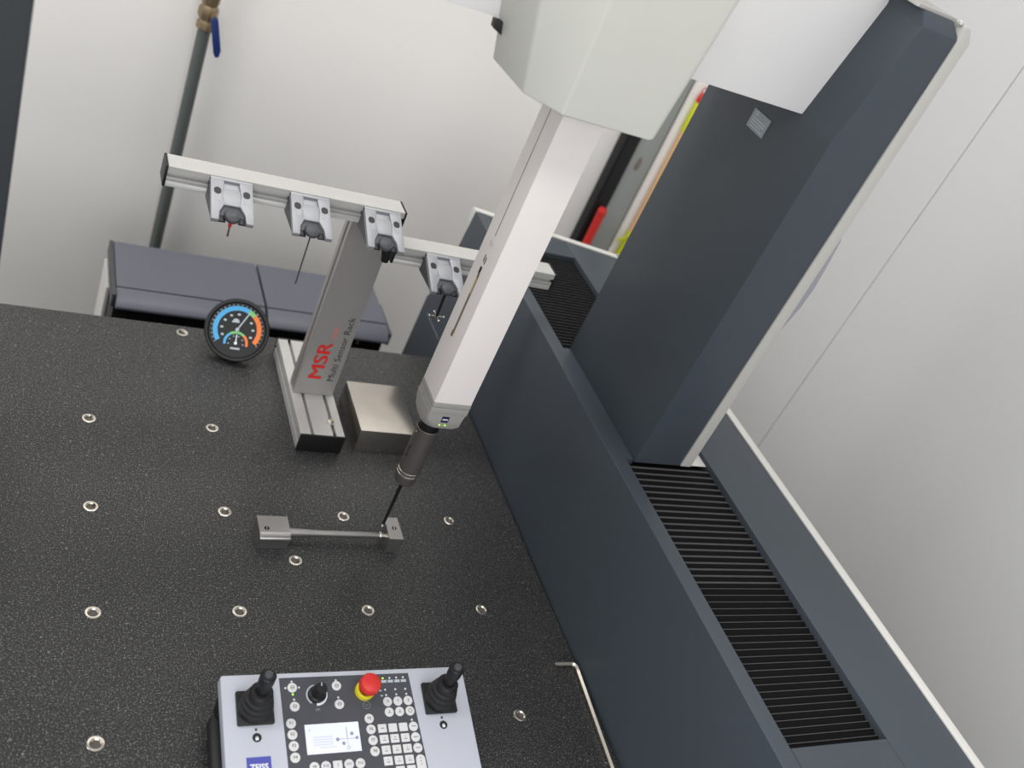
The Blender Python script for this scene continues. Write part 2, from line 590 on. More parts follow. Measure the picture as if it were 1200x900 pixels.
part('lug', box(QX0 - 0.0025, QX0 + 0.0006, 0.2660, 0.2685, 0.4395, 0.4445, 0.0004), 'alu', q)
part('collar', box(QX0 - 0.0004, QX1 + 0.0004, QY0 - 0.0004, QY1, 0.2395, 0.2458, 0.0004), 'quill_grey', pc)
part('collar', box(QX0 + 0.0001, QX1 - 0.0001, QY0 + 0.0001, QY1, 0.2385, 0.2396), 'sticker', pc)
part('collar', box(QX0 - 0.0004, QX1 + 0.0004, QY0 - 0.0004, QY1, 0.2312, 0.2386, 0.0004), 'quill_grey', pc)
h0 = lambda z, r, d: [(x, y, z) for x, y in rrect(QX0 - 0.0014 + d, QX1 - 0.0012 - d, QY0 - 0.0012 + d, QY1, r)]
sh = part('sensor_head', loft([h0(0.2311, 0.0006, 0), h0(0.222, 0.004, 0), h0(0.213, (0.012, 0.004, 0.012, 0.012), 0.0002), h0(0.2085, (0.016, 0.008, 0.016, 0.016), 0.002)]), 'quill_grey', pc)
FY = Matrix(((1, 0, 0, 0), (0, 0, -1, 0), (0, 1, 0, 0), (0, 0, 0, 1)))    # text on a face that looks to -y
lg = part('logo_plate', box(0.3366, 0.3455, 0.2410, 0.2415, 0.2192, 0.2278), 'zeiss_navy', sh, 'small navy maker badge')
part('logo_lettering', rot_bm(text_bm('ZEISS', 0.0030, 0.00008), Matrix.Translation((0.34105, 0.24085, 0.2234)) @ FY), 'print_white', sh)
for x in (0.3367, 0.3437):
    part('status_light', lathe([(0.0011, 0), (0.0011, -0.0005), (0, -0.0007)], 12, (x, 0.2412, 0.2152), 'y'), 'led_green', sh)
part('status_light', lathe([(0.0005, 0), (0.0005, -0.0005), (0, -0.0007)], 12, (0.3402, 0.2412, 0.2152), 'y'), 'led_white', sh)
AX = (0.339, 0.2655, 0)
part('adapter_ring', lathe([(0.0118, 0.2095), (0.0118, 0.189), (0.0105, 0.189)], 32, AX), 'black_plastic', pc)
pb = part('probe_body', lathe([(0.0112, 0.1885), (0.0128, 0.1908), (0.0137, 0.190), (0.0137, 0.1245), (0.0131, 0.1238), (0.0131, 0.1222), (0.0137, 0.1215), (0.0137, 0.1195),
                               (0.0131, 0.1188), (0.0131, 0.1172), (0.0137, 0.1165), (0.0134, 0.108), (0.0124, 0.1035), (0.006, 0.1015), (0, 0.1015)], 40, AX), 'dark_probe', pc, 'dark grey cylindrical probe body')
for z in (0.1230, 0.1180):
    part('groove_ring', lathe([(0.01385, z - 0.0006), (0.01385, z + 0.0002), (0.0132, z + 0.0006), (0.0132, z - 0.0009)], 40, AX, closed=True), 'bright_steel', pb)
for z0_, z1_ in [(0.155, 0.162), (0.145, 0.151)]:
    part('lettering', box(AX[0] - 0.0139, AX[0] - 0.0131, 0.2620, 0.2636, z0_, z1_), 'print_black', pb)
part('screw', lathe([(0.0013, -0.0148), (0.0013, -0.013)], 12, (AX[0], 0.2640, 0.1835), 'x'), 'bright_steel', pb)
st = part('stylus', tube([(0.3378, 0.2655, 0.103), (0.3376, 0.2655, 0.026)], [0.0024, 0.0020], 16), 'black_plastic', pc)
part('stylus_tip', join(ball((0.3375, 0.2655, 0.0222), 0.0019), tube([(0.3376, 0.2655, 0.0262), (0.3375, 0.2655, 0.0225)], 0.0008, 10)), 'bright_steel', st)

# ------------------------------------------------------------------ dumbbell test piece
tp = thing('test_piece', 'grey machined dumbbell test piece lying under the stylus', 'test piece', (0.27, 0.26, 0))


def small_hole(nm, x, y, z, r, par):
    h = part(nm, lathe([(r, 0.0001), (r * 0.98, 0.0002), (r * 0.8, 0.0001), (r * 0.8, 0.00002)], 18, (x, y, z)), 'dark_gap', par)
    part('thread_glint', box(x - r * 0.22, x + r * 0.22, y - r * 0.75, y + r * 0.75, z + 0.0001, z + 0.00025), 'bright_steel', h)


prof = [(0.2428, 0), (0.2404, 0.0165), (0.2388, 0.0185), (0.2388, 0.0203), (0.2402, 0.0213), (0.2424, 0.0214), (0.2430, 0.0204), (0.2438, 0.0222), (0.2452, 0.0238), (0.2478, 0.0240), (0.2732, 0.0240), (0.2732, 0)]
bmb = prism(prof, 'x', 0.1795, 0.2165, 0.0003, 1)
eb = part('end_block', bmb, 'machined', tp)
small_hole('hole', 0.1885, 0.2530, 0.0240, 0.0031, eb)
part('rod', lathe([(0.0062, 0.2165), (0.0062, 0.2185), (0.0055, 0.232), (0.0045, 0.248), (0.0042, 0.262), (0.0040, 0.332), (0.0036, 0.334)], 28, (0, 0.2575, 0.0125), 'x'), 'machined', tp)
part('collar', lathe([(0.0030, 0.3335), (0.0050, 0.3342), (0.0054, 0.3355), (0.0050, 0.3368), (0.0032, 0.3372), (0.0032, 0.3412)], 28, (0, 0.2575, 0.0125), 'x'), 'bright_steel', tp)
eb = part('end_block', prism([(0.3411, 0.2405), (0.3594, 0.2405), (0.3594, 0.2772), (0.3466, 0.2772), (0.3411, 0.268)], 'z', 0, 0.0252, 0.0003, 1), 'machined', tp)
small_hole('hole', 0.3509, 0.2588, 0.0252, 0.0030, eb)

# ------------------------------------------------------------------ steel reference block
sb = bpy.data.objects.new('steel_block', mesh_of('steel_block', box(0, 0.0835, 0, 0.106, 0, 0.0395, 0.0008), 'steel'))
COL.objects.link(sb)
sb.location = (0.339, 0.4245, 0)
sb['label'] = 'square ground steel block on the table beside the sensor rack'
sb['category'] = 'steel block'

# ------------------------------------------------------------------ sensor rack
rk = thing('sensor_rack', 'aluminium sensor rack with lettered upright and two holder rails', 'rack', (0.287, 0.52, 0))
bp_ = [(0.2565, 0.0005), (0.318, 0.0005), (0.318, 0.0285), (0.3065, 0.0285), (0.3065, 0.020), (0.3020, 0.020), (0.3020, 0.0285), (0.2755, 0.0285), (0.2755, 0.020), (0.2710, 0.020),
       (0.2710, 0.0285), (0.2565, 0.0285), (0.2565, 0.0175), (0.2615, 0.0175), (0.2615, 0.0125), (0.2565, 0.0125)]
part('base_profile', prism(bp_, 'y', 0.4208, 0.6275, 0.0004, 1), 'alu', rk)
part('end_cap', box(0.2562, 0.3183, 0.4178, 0.4208, 0.0003, 0.0288, 0.0006), 'black_plastic', rk)
part('end_cap', box(0.2562, 0.3183, 0.6275, 0.6305, 0.0003, 0.0288, 0.0006), 'black_plastic', rk)
bolt = part('bolt', lathe([(0.0052, 0.0280), (0.0052, 0.0292), (0.0046, 0.0312), (0.0028, 0.0325), (0.0022, 0.0325), (0.0018, 0.0305), (0, 0.0305)], 24, (0.3020, 0.4485, 0)), 'bright_steel', rk)
part('washer', lathe([(0.0056, 0.0284), (0.0056, 0.0292), (0.004, 0.0292), (0.004, 0.0284)], 24, (0.3020, 0.4485, 0), closed=True), 'alu', rk)
part('groove_nut', box(0.3024, 0.3060, 0.428, 0.438, 0.0205, 0.0265, 0.0005), 'dark_probe', rk)
pp_ = [(0.2590, 0.505), (0.3157, 0.505), (0.3157, 0.530), (0.2590, 0.530), (0.2590, 0.5205), (0.2640, 0.5205), (0.2640, 0.5135), (0.2590, 0.5135)]
up = part('upright', prism(pp_, 'z', 0.0287, 0.327, 0.0004, 1), 'alu_brushed', rk)
FM = Matrix(((0, -1, 0, 0), (0, 0, -1, 0), (1, 0, 0, 0), (0, 0, 0, 1)))   # text climbing the front face
part('lettering', join(*[rot_bm(text_bm('MSR', 0.0262, 0.0, 'LEFT', squash=1.34), Matrix.Translation((0.2822 + b_, 0.50485 - 0.25 * (a_ + 0.001), 0.0555 + a_)) @ FM) for a_, b_ in ((-0.0010, 0.0001), (-0.0004, 0.0004), (0.0003, -0.0003), (0.0010, 0.0002))]), 'msr_red', up, 'red lettering')
part('lettering', rot_bm(text_bm('mini', 0.0120, 0.0, 'LEFT'), Matrix.Translation((0.2878, 0.50485, 0.1265)) @ FM), 'msr_red_light', up, 'small pale red lettering')
part('lettering', rot_bm(text_bm('Multi Sensor Rack', 0.0128, 0.0, 'LEFT', squash=1.19), Matrix.Translation((0.3045, 0.50485, 0.0545)) @ FM), 'print_black', up, 'black lettering')


def rail(x0, x1, z1):
    y0, y1, z0 = 0.476, 0.5048, z1 - 0.025
    pr = [(y0, z0), (y1, z0), (y1, z1), (y0, z1), (y0, z1 - 0.0085), (y0 + 0.006, z1 - 0.0085), (y0 + 0.006, z1 - 0.0135), (y0, z1 - 0.0135), (y0, z1 - 0.0175), (y0 + 0.0008, z1 - 0.018),
          (y0 + 0.0008, z1 - 0.019), (y0, z1 - 0.0195)]
    r = part('rail', prism(pr, 'x', x0, x1, 0.0004, 1), 'alu', rk)
    part('end_cap', box(x0 - 0.003, x0, y0 - 0.0003, y1, z0 - 0.0003, z1 + 0.0003, 0.0005), 'black_plastic', r)
    part('end_cap', box(x1, x1 + 0.0025, y0 - 0.0003, y1, z0 - 0.0003, z1 + 0.0003, 0.0005), 'black_plastic', r)
    return r


rail(0.0305, 0.309, 0.3485)
rail(0.3160, 0.5465, 0.3015)
TL = math.atan2(0.022, 0.053)


def holder(xc, zt):
    T = Matrix.Translation((xc, 0.475, zt - 0.0005)) @ Matrix.Rotation(TL, 4, 'X')
    # local: x across, -y outwards along the tilted top, z normal
    out = lambda s: [(s * 0.0233, 0.0), (s * 0.0233, -0.0585), (s * 0.0150, -0.0585), (s * 0.0140, -0.047), (s * 0.0085, -0.036), (s * 0.0105, -0.022), (s * 0.0085, -0.008), (s * 0.0085, 0.0)]
    h = part('holder', rot_bm(join(prism(out(-1), 'z', -0.006, 0, 0.0008), prism(out(1), 'z', -0.006, 0, 0.0008), prism([(-0.0115, -0.014), (0.0115, -0.014), (0.0095, -0.036), (-0.0095, -0.036)], 'z', -0.0055, -0.0012, 0.0005),
                                   box(-0.012, 0.012, -0.0145, 0.0, -0.0060, -0.0030, 0.0003), box(-0.0233, 0.0233, -0.004, 0.0, -0.0055, 0.0002, 0.0004)), T), 'alu_matt', rk)
    for s in (-1, 1):
        part('side_cheek', rot_bm(prism([(0.0, -0.006), (0.0, -0.026), (-0.010, -0.026), (-0.052, -0.006)], 'x', s * 0.0233 - (0.0025 if s > 0 else 0), s * 0.0233 + (0.0025 if s < 0 else 0)), T), 'dark_grey', h)
        part('counterbore', rot_bm(prism(rrect(s * 0.0160 - 0.0042, s * 0.0160 + 0.0042, -0.0330, -0.0145, 0.0040), 'z', -0.002, 0.00012), T), 'alu_matt', h)
        part('screw_hole', rot_bm(prism(rrect(s * 0.0160 - 0.0040, s * 0.0160 + 0.0040, -0.0240, -0.0145, 0.0038), 'z', -0.002, 0.00022), T), 'black_plastic', h)
    part('pocket', rot_bm(box(-0.0140, 0.0140, -0.050, -0.036, -0.0060, -0.0035, 0.0003), T), 'dark_grey', h)
    part('magnet', rot_bm(box(-0.0148, -0.007, -0.0575, -0.049, -0.0060, -0.0040, 0.0003), T), 'black_plastic', h)
    part('magnet', rot_bm(box(0.007, 0.0148, -0.0575, -0.049, -0.0060, -0.0040, 0.0003), T), 'black_plastic', h)
    return T


HX = [(0.0985, 0.3485), (0.1890, 0.3485), (0.2790, 0.3485), (0.3775, 0.3015)]
HT = [holder(*h) for h in HX]


def stylus_thing(i, label):
    T = HT[i]
    p = T @ Vector((0, -0.0505, -0.0035))
    t_ = thing('stylus_adapter', label, 'stylus', (p.x, p.y, p.z), group='styli parked in the sensor rack')
    dome = lathe([(0.0088, 0.0), (0.0092, 0.001), (0.0092, 0.0022), (0.0080, 0.0042), (0.0045, 0.0056), (0, 0.0060)], 28)
    part('adapter_plate', rot_bm(dome, Matrix.Translation(p) @ Matrix.Rotation(TL, 4, 'X')), 'dark_grey', t_)
    return t_, p


t_, p = stylus_thing(0, 'short red based stylus hanging from the leftmost rack holder')
part('stem', tube([p, p + Vector((0, 0, -0.012))], [0.0030, 0.0018], 12), 'red', t_)
part('tip', tube([p + Vector((0, 0, -0.011)), p + Vector((0.0005, 0, -0.024))], [0.0010, 0.0012], 10), 'dark_probe', t_)
t_, p = stylus_thing(1, 'long thin black stylus hanging left of the lettered upright')
part('stem', tube([p, p + Vector((0, 0, -0.006))], [0.0030, 0.0016], 12), 'alu', t_)
part('tip', tube([p + Vector((0, 0, -0.005)), p + Vector((0.0003, 0, -0.072))], 0.0009, 10), 'dark_grey', t_)
t_, p = stylus_thing(2, 'stubby black stylus adapter in the holder above the upright lettering')
part('stem', tube([p + Vector((0.002, 0, 0)), p + Vector((0.005, 0, -0.012)), p + Vector((0.006, 0, -0.021))], [0.0062, 0.0056, 0.0046], 16), 'black_plastic', t_)
t_, p = stylus_thing(3, 'black stylus with silver star tips on the lower rack rail')
e = p + Vector((0.0015, 0, -0.041))
part('stem', tube([p, e], [0.0020, 0.0017], 12), 'black_plastic', t_)
for dx, dy in ((0.010, 0), (-0.010, 0), (0, 0.010), (0, -0.010)):
    part('star_tip', join(tube([e, e + Vector((dx, dy, 0))], 0.0008, 8), ball(e + Vector((dx, dy, 0)), 0.0019, 12, 8)), 'bright_steel', t_)

# ------------------------------------------------------------------ dial thermometer
n = Vector((-0.2256, -0.7921, 0.5672)).normalized()
pu = Vector((0, 0, 1)) - n * n.z
pu.normalize()
pr_ = pu.cross(n).normalized()
roll = radians(-8.5)
ux = pr_ * cos(roll) - pu * sin(roll)
uy = pr_ * sin(roll) + pu * cos(roll)
MG = Matrix((ux, uy, n)).transposed().to_4x4()
MG.translation = Vector((0.1914, 0.613, 0.0444)) - n * 0.004
dg_ = thing('dial_thermometer', 'round black dial thermometer with blue and orange scale standing on the table', 'thermometer', mtx=MG)
R0 = 0.0450
part('case', lathe([(R0 - 0.004, -0.014), (R0, -0.010), (R0, 0.004), (R0 - 0.0015, 0.0062), (R0 - 0.0045, 0.0058), (R0 - 0.0062, 0.0026), (0, 0.0026)], 64), 'black_plastic', dg_)
fc = part('dial', lathe([(R0 - 0.0063, 0.0027), (R0 - 0.0063, 0.0029), (0, 0.0029)], 48), 'dial_black', dg_)
cy = 0.001
sh_ = lambda bm, dy: rot_bm(bm, Matrix.Translation((0, dy, 0)))
part('scale_band', sh_(arc_strip(0.0270, 0.0335, 64, 215, 0.0029, 0.0032), cy), 'dial_blue', fc, 'blue scale band')
part('scale_band', sh_(arc_strip(0.0270, 0.0335, 45, 64, 0.0029, 0.0032), cy), 'dial_green', fc, 'green scale band')
part('scale_band', sh_(arc_strip(0.0270, 0.0335, -35, 45, 0.0029, 0.0032), cy), 'dial_orange', fc, 'orange scale band')
sy = -0.0185
part('small_scale_band', sh_(arc_strip(0.0135, 0.0170, 125, 190, 0.0029, 0.0031), sy), 'dial_blue', fc)
part('small_scale_band', sh_(arc_strip(0.0135, 0.0170, 50, 125, 0.0029, 0.0031), sy), 'dial_green', fc)
part('small_scale_band', sh_(arc_strip(0.0135, 0.0170, -12, 50, 0.0029, 0.0031), sy), 'dial_orange', fc)
for k in range(26):
    a = radians(-35 + 250 * k / 25)
    part('tick_mark', rot_bm(box(0.0342, 0.0362, -0.0003, 0.0003, 0.0029, 0.0031), Matrix.Translation((0, cy, 0)) @ Matrix.Rotation(a, 4, 'Z')), 'print_white', fc)
for k in range(9):
    a = radians(-25 + 230 * k / 8)
    if abs(math.degrees(a) - 57) < 14:
        continue
    part('scale_mark', rot_bm(prism(rrect(-0.0019, 0.0019, -0.0014, 0.0014, 0.0006), 'z', 0.0029, 0.0031), Matrix.Translation((0.0215 * cos(a), cy + 0.0215 * sin(a), 0))), 'sticker_print', fc)
for k in range(6):
    a = radians(-8 + 196 * k / 5)
    part('scale_mark', rot_bm(prism(rrect(-0.0012, 0.0012, -0.0009, 0.0009, 0.0004), 'z', 0.0029, 0.0031), Matrix.Translation((0.0102 * cos(a), sy + 0.0102 * sin(a), 0))), 'sticker', fc)
part('print', prism([(-0.009, 0.0105), (0.002, 0.0105), (0.001, 0.0145), (-0.002, 0.0165), (-0.006, 0.0155)], 'z', 0.0029, 0.0031), 'sticker_print', fc)
part('print', box(-0.0065, 0.0065, -0.0275, -0.0250, 0.0029, 0.0031), 'sticker_print', fc)
part('pointer', rot_bm(join(box(-0.003, 0.0295, -0.0009, 0.0009, 0.0036, 0.0041), lathe([(0.0026, 0.0033), (0.0026, 0.0044), (0, 0.0046)], 16)), Matrix.Translation((0, cy, 0)) @ Matrix.Rotation(radians(60), 4, 'Z')), 'sticker_print', fc)
part('pointer', rot_bm(join(box(-0.002, 0.0125, -0.0007, 0.0007, 0.0033, 0.0037), lathe([(0.0022, 0.0031), (0.0022, 0.0040), (0, 0.0042)], 16)), Matrix.Translation((0, sy, 0)) @ Matrix.Rotation(radians(88), 4, 'Z')), 'print_white', fc)
part('prop', box(-0.010, 0.010, -0.040, -0.0330, -0.030, -0.010, 0.001), 'black_plastic', dg_)

# ------------------------------------------------------------------ control panel
PT = math.atan(0.22)
MP = Matrix.Translation((0.1055, 0.033, 0.05)) @ Matrix.Rotation(PT, 4, 'X')
cp = thing('control_panel', 'light grey joystick control panel with keypad and red stop button', 'control panel', mtx=MP)
PX = lambda x: x - 0.1055
W, L = 0.26, 0.165
shp = rrect(0, W, -L, 0, 0.003)
part('shell', bevel(prism(shp, 'z', -0.013, 0.0, 0.0), 0.0010, 2, 40), 'shell_grey', cp)
Vt = lambda x, y, z: MP.inverted() @ Vector((x, y, z))
part('base', poly([tuple(v) for v in (MP.inverted() @ Vector((0.1095, 0.028, 0.0005)), MP.inverted() @ Vector((0.3615, 0.028, 0.0005)), Vector((0.256, -0.16, -0.0132)), Vector((0.004, -0.16, -0.0132)),
                                      Vector((0.004, -0.003, -0.0128)), Vector((0.256, -0.003, -0.0128)), Vector((0.256, -0.158, -0.0128)), Vector((0.004, -0.158, -0.0128)))],
                  [(0, 1, 2, 3), (4, 5, 6, 7), (0, 1, 5, 4), (1, 2, 6, 5), (2, 3, 7, 6), (3, 0, 4, 7)]), 'black_rubber', cp)
for sx in (0.0, W):
    part('grip', rot_bm(tube([(0, -0.035, 0), (0, -0.040, 0), (0, -0.112, 0.002), (0, -0.116, 0.002)], [0.004, 0.0065, 0.0065, 0.004], 16), Matrix.Translation((sx + (-0.004 if sx == 0 else 0.002), 0, -0.018))), 'black_rubber', cp)
mb = part('membrane', poly([(PX(x), t_, z) for z in (0.0, 0.0004) for x, t_ in [(0.1625, -0.005), (0.3012, -0.005), (0.3060, -0.112), (0.1640, -0.112)]],
                           [(0, 1, 2, 3), (4, 5, 6, 7), (0, 1, 5, 4), (1, 2, 6, 5), (2, 3, 7, 6), (3, 0, 4, 7)]), 'membrane', cp)
Z0 = 0.0004
rb_me = mesh_of('round_key', lathe([(0.0049, 0), (0.0049, 0.0007), (0.0043, 0.0012), (0, 0.0012)], 24), 'key_white')
sk_me = mesh_of('square_key', prism(rrect(-0.0046, 0.0046, -0.0043, 0.0043, 0.0005, 2), 'z', 0, 0.0012, 0.0003, 1), 'key_white')


def key(me_, x, t_, txt=None, size=0.0042, dashes=None):
    k_ = inst('key', me_, cp, (PX(x), t_, Z0))
    ORG[k_.name] = Vector((0, 0, 0))
    if txt:
        part('legend', rot_bm(text_bm(txt, size, 0.00005), Matrix.Translation((0, 0, 0.00125))), 'key_print', k_)
    if dashes:
        part('legend', join(*[box(a, b, c - 0.00035, c + 0.00035, 0.0012, 0.0013) for a, b, c in dashes]), 'key_print', k_)
    return k_


for i, t_ in enumerate((-0.0512, -0.0622, -0.0732, -0.0842)):
    key(rb_me, 0.1702 + i * 0.0003, t_, 'F%d' % (i + 1))
    key(rb_me, 0.2506 + i * 0.0004, t_, 'F%d' % (i + 5))
for nm, x in (('F9', 0.1888), ('F10', 0.2002), ('F11', 0.2235), ('F12', 0.2351)):
    key(rb_me, x, -0.0946, nm, 0.0036)
key(sk_me, 0.2119, -0.0946, '?', 0.004)
D1 = [(-0.0018, 0.0018, 0.0)]
D2 = [(-0.0006, 0.0006, 0.0012), (-0.0016, 0.0016, -0.0012)]
ring = lambda: arc_strip(0.0016, 0.0021, 0, 359, 0.0012, 0.0013, 20)
for x, t_ in ((0.1749, -0.0155), (0.1755, -0.0347), (0.2207, -0.0156), (0.2213, -0.0348)):
    k_ = key(rb_me, x, t_)
    part('legend', join(ring(), box(-0.0019, 0.0019, -0.0003, 0.0003, 0.0012, 0.0013)), 'key_print', k_)
for i, nm in enumerate('XYZ'):
    key(rb_me, 0.2731 + i * 0.0114, -0.0348, nm, 0.0038)
    k_ = key(rb_me, 0.2732 + i * 0.0115, -0.0458)
    part('legend', ring() if i == 2 else join(box(-0.0018, 0.0018, -0.0012, -0.0006, 0.0012, 0.0013), box(-0.0003, 0.0003, -0.001, 0.0018, 0.0012, 0.0013)), 'key_print', k_)
for r_ in range(4):
    for c_ in range(3):
        key(sk_me, 0.2629 + c_ * 0.01145 + r_ * 0.0004, -0.0621 - r_ * 0.0109, dashes=None if (r_ == 0 and c_) else (D2 if r_ else D1))
for i in range(3):
    key(rb_me, 0.2971 + i * 0.00045, -0.0621 - i * 0.0110, dashes=[(-0.0025, 0.0025, 0)])
for x, t_ in ((0.2757, -0.1050), (0.2875, -0.1050)):
    key(sk_me, x, t_)
k_ = part('key', prism(rrect(PX(0.2938), PX(0.3038), -0.110, -0.0910, 0.0048), 'z', Z0, Z0 + 0.0012, 0.0003, 1), 'key_white', cp)
part('legend', join(*[box(PX(0.2983), PX(0.2993), t_ - 0.0005, t_ + 0.0005, Z0 + 0.0012, Z0 + 0.0013) for t_ in (-0.0945, -0.0975, -0.1005)]), 'key_print', k_)
led_me = mesh_of('indicator_light', lathe([(0.0011, 0), (0.0010, 0.0005), (0, 0.0007)], 12), 'led_white')
ledg_me = mesh_of('indicator_light', lathe([(0.0011, 0), (0.0010, 0.0005), (0, 0.0007)], 12), 'led_green')
for x, t_ in ((0.1749, -0.0092), (0.1680, -0.0155), (0.1818, -0.0155), (0.1756, -0.0276), (0.2207, -0.0098), (0.2211, -0.0278), (0.2794, -0.0096), (0.2870, -0.0095), (0.2946, -0.0094),
              (0.2725, -0.0221), (0.2839, -0.0220), (0.2951, -0.0221), (0.2728, -0.0277), (0.2841, -0.0276), (0.2953, -0.0276), (0.2966, -0.0551)):
    inst('indicator_light', led_me, cp, (PX(x), t_, Z0))
for x, t_ in ((0.1749, -0.0222), (0.2718, -0.0097)):
    inst('indicator_light', ledg_me, cp, (PX(x), t_, Z0))
for x in (0.2727, 0.2799, 0.2874, 0.2946):
    part('label_field', box(PX(x) - 0.0029, PX(x) + 0.0029, -0.0145, -0.0117, Z0, Z0 + 0.0002), 'sticker_print', cp)
for x, t_ in ((0.2672, -0.0228), (0.2680, -0.0282)):
    part('label_field', box(PX(x) - 0.0012, PX(x) + 0.0012, t_ - 0.0008, t_ + 0.0008, Z0, Z0 + 0.0002), 'sticker_print', cp)
# display
lc = part('display', box(PX(0.1832), PX(0.2384), -0.0826, -0.0534, Z0, Z0 + 0.0006, 0.0002, 1), 'lcd', cp, 'lit display')
ZL = Z0 + 0.0006
dl = lambda a, b, c, d: box(PX(a), PX(b), c, d, ZL, ZL + 0.0001)
dot = lambda x, t_, r: lathe([(r, ZL), (r, ZL + 0.00012), (0, ZL + 0.00012)], 18, (PX(x), t_, 0))
part('drawing', join(dl(0.2247, 0.2254, -0.0690, -0.0582), dl(0.2249, 0.2252, -0.0770, -0.0690), dl(0.2155, 0.2345, -0.0700, -0.0695), dot(0.2150, -0.0699, 0.0019), dot(0.2350, -0.0694, 0.0017),
                     dot(0.2302, -0.0650, 0.0018), dot(0.2208, -0.0741, 0.0018)), 'lcd_ink', lc)
part('drawing', rot_bm(arc_strip(0.0013, 0.0018, 0, 359, ZL, ZL + 0.00012, 20), Matrix.Translation((PX(0.2252), -0.0785, 0))), 'lcd_ink', lc)
part('drawing', join(*[dl(0.190, 0.2105, t_ - 0.0006, t_ + 0.0006) for t_ in (-0.0665, -0.0690, -0.0715, -0.0740)], dl(0.196, 0.213, -0.0772, -0.0762), dl(0.187, 0.1885, -0.0605, -0.0575)), 'lcd_faint', lc)
# emergency stop
es = part('stop_button', join(lathe([(0.0102, Z0), (0.0102, 0.006), (0.0095, 0.0068), (0.0078, 0.0068), (0.0078, Z0)], 32, (PX(0.2497), -0.0224, 0), closed=True)), 'yellow', cp, 'yellow ring of the stop button')
part('stop_neck', lathe([(0.0068, Z0), (0.0062, 0.013)], 24, (PX(0.2497), -0.0224, 0)), 'dark_probe', es)
part('stop_cap', lathe([(0.0062, 0.0125), (0.0106, 0.0140), (0.0113, 0.0158), (0.0110, 0.0200), (0.0100, 0.0222), (0.0070, 0.0236), (0, 0.0242)], 40, (PX(0.2497), -0.0224, 0)), 'red', es, 'red mushroom stop cap')
part('stop_field', lathe([(0.0046, Z0), (0.0046, Z0 + 0.0001), (0, Z0 + 0.0001)], 24, (PX(0.2499), -0.0372, 0)), 'dial_black', cp)
part('stop_symbol', rot_bm(join(arc_strip(0.0034, 0.0042, 0, 359, Z0, Z0 + 0.0002, 24), arc_strip(0.0014, 0.0020, -240, 60, Z0, Z0 + 0.0002, 16), box(-0.0003, 0.0003, 0, 0.0024, Z0, Z0 + 0.0002)), Matrix.Translation((PX(0.2499), -0.0372, 0.0001))), 'sticker', cp)
# rotary knob
rkn = part('dial_scale', rot_bm(arc_strip(0.0093, 0.0108, 100, 235, Z0, Z0 + 0.0002), Matrix.Translation((PX(0.1990), -0.0238, 0))), 'sticker_print', cp)
part('dial_scale', poly([(PX(0.1990) + r_ * cos(radians(a)), -0.0238 + r_ * sin(radians(a)), z) for z in (Z0, Z0 + 0.0002) for a, r_ in [(v, 0.0112) for v in range(-95, 31, 7)] + [(v, 0.0112 - 0.0030 * (30 - v) / 125) for v in range(24, -96, -7)]],
                        [tuple(range(36)), tuple(range(71, 35, -1))]), 'print_white', cp)
kb = part('rotary_knob', lathe([(0.0088, Z0), (0.0086, 0.0035), (0.0066, 0.0050), (0.0062, 0.0165), (0.0054, 0.0180), (0, 0.0182)], 32, (PX(0.1990), -0.0238, 0)), 'black_plastic', cp)
part('knob_mark', box(PX(0.1990) - 0.0003, PX(0.1990) + 0.0003, -0.0220, -0.0186, 0.0181, 0.0184), 'print_white', kb)
for k in range(5):
    part('dial_print', box(PX(0.1967) + k * 0.0009, PX(0.1967) + k * 0.0009 + 0.0005, -0.0402 + 0.0001 * k, -0.0378 + 0.0001 * k, Z0, Z0 + 0.0002), 'sticker', cp)


def joystick(xc, tilt, az):
    j = part('joystick', bevel(prism(rrect(xc - 0.0178, xc + 0.0178, -0.0510, -0.0175, 0.0012, 2), 'z', 0.0, 0.0042, 0.0), 0.0009, 2, 40), 'black_plastic', cp, 'black joystick with rubber gaiter')
    T = Matrix.Translation((xc, -0.034, 0.004)) @ Matrix.Rotation(tilt, 4, Vector((cos(az), sin(az), 0)))
    part('gaiter', rot_bm(lathe([(0.0172, 0), (0.0174, 0.0018), (0.0166, 0.0050), (0.0148, 0.0058), (0.0160, 0.0075), (0.0152, 0.0110), (0.0132, 0.0120), (0.0142, 0.0138), (0.0134, 0.0175),
                                 (0.0114, 0.0186), (0.0122, 0.0203), (0.0112, 0.0262), (0.0096, 0.0280), (0.0066, 0.0282), (0.0066, 0.020)], 36), T), 'black_rubber', j)
    part('stick', rot_bm(lathe([(0.0064, 0.020), (0.0062, 0.0390), (0.0070, 0.0400), (0.0074, 0.0420), (0.0074, 0.0425), (0.0069, 0.0427), (0.0069, 0.0435), (0.0076, 0.0437), (0.0076, 0.0540), (0.0064, 0.0556), (0.0050, 0.0556),
                                (0.0047, 0.0546)], 28), T), 'black_plastic', j)
    part('stick_button', rot_bm(lathe([(0.0046, 0.0542), (0.0046, 0.0560), (0.0034, 0.0578), (0, 0.0584)], 24), T), 'dark_grey', j)


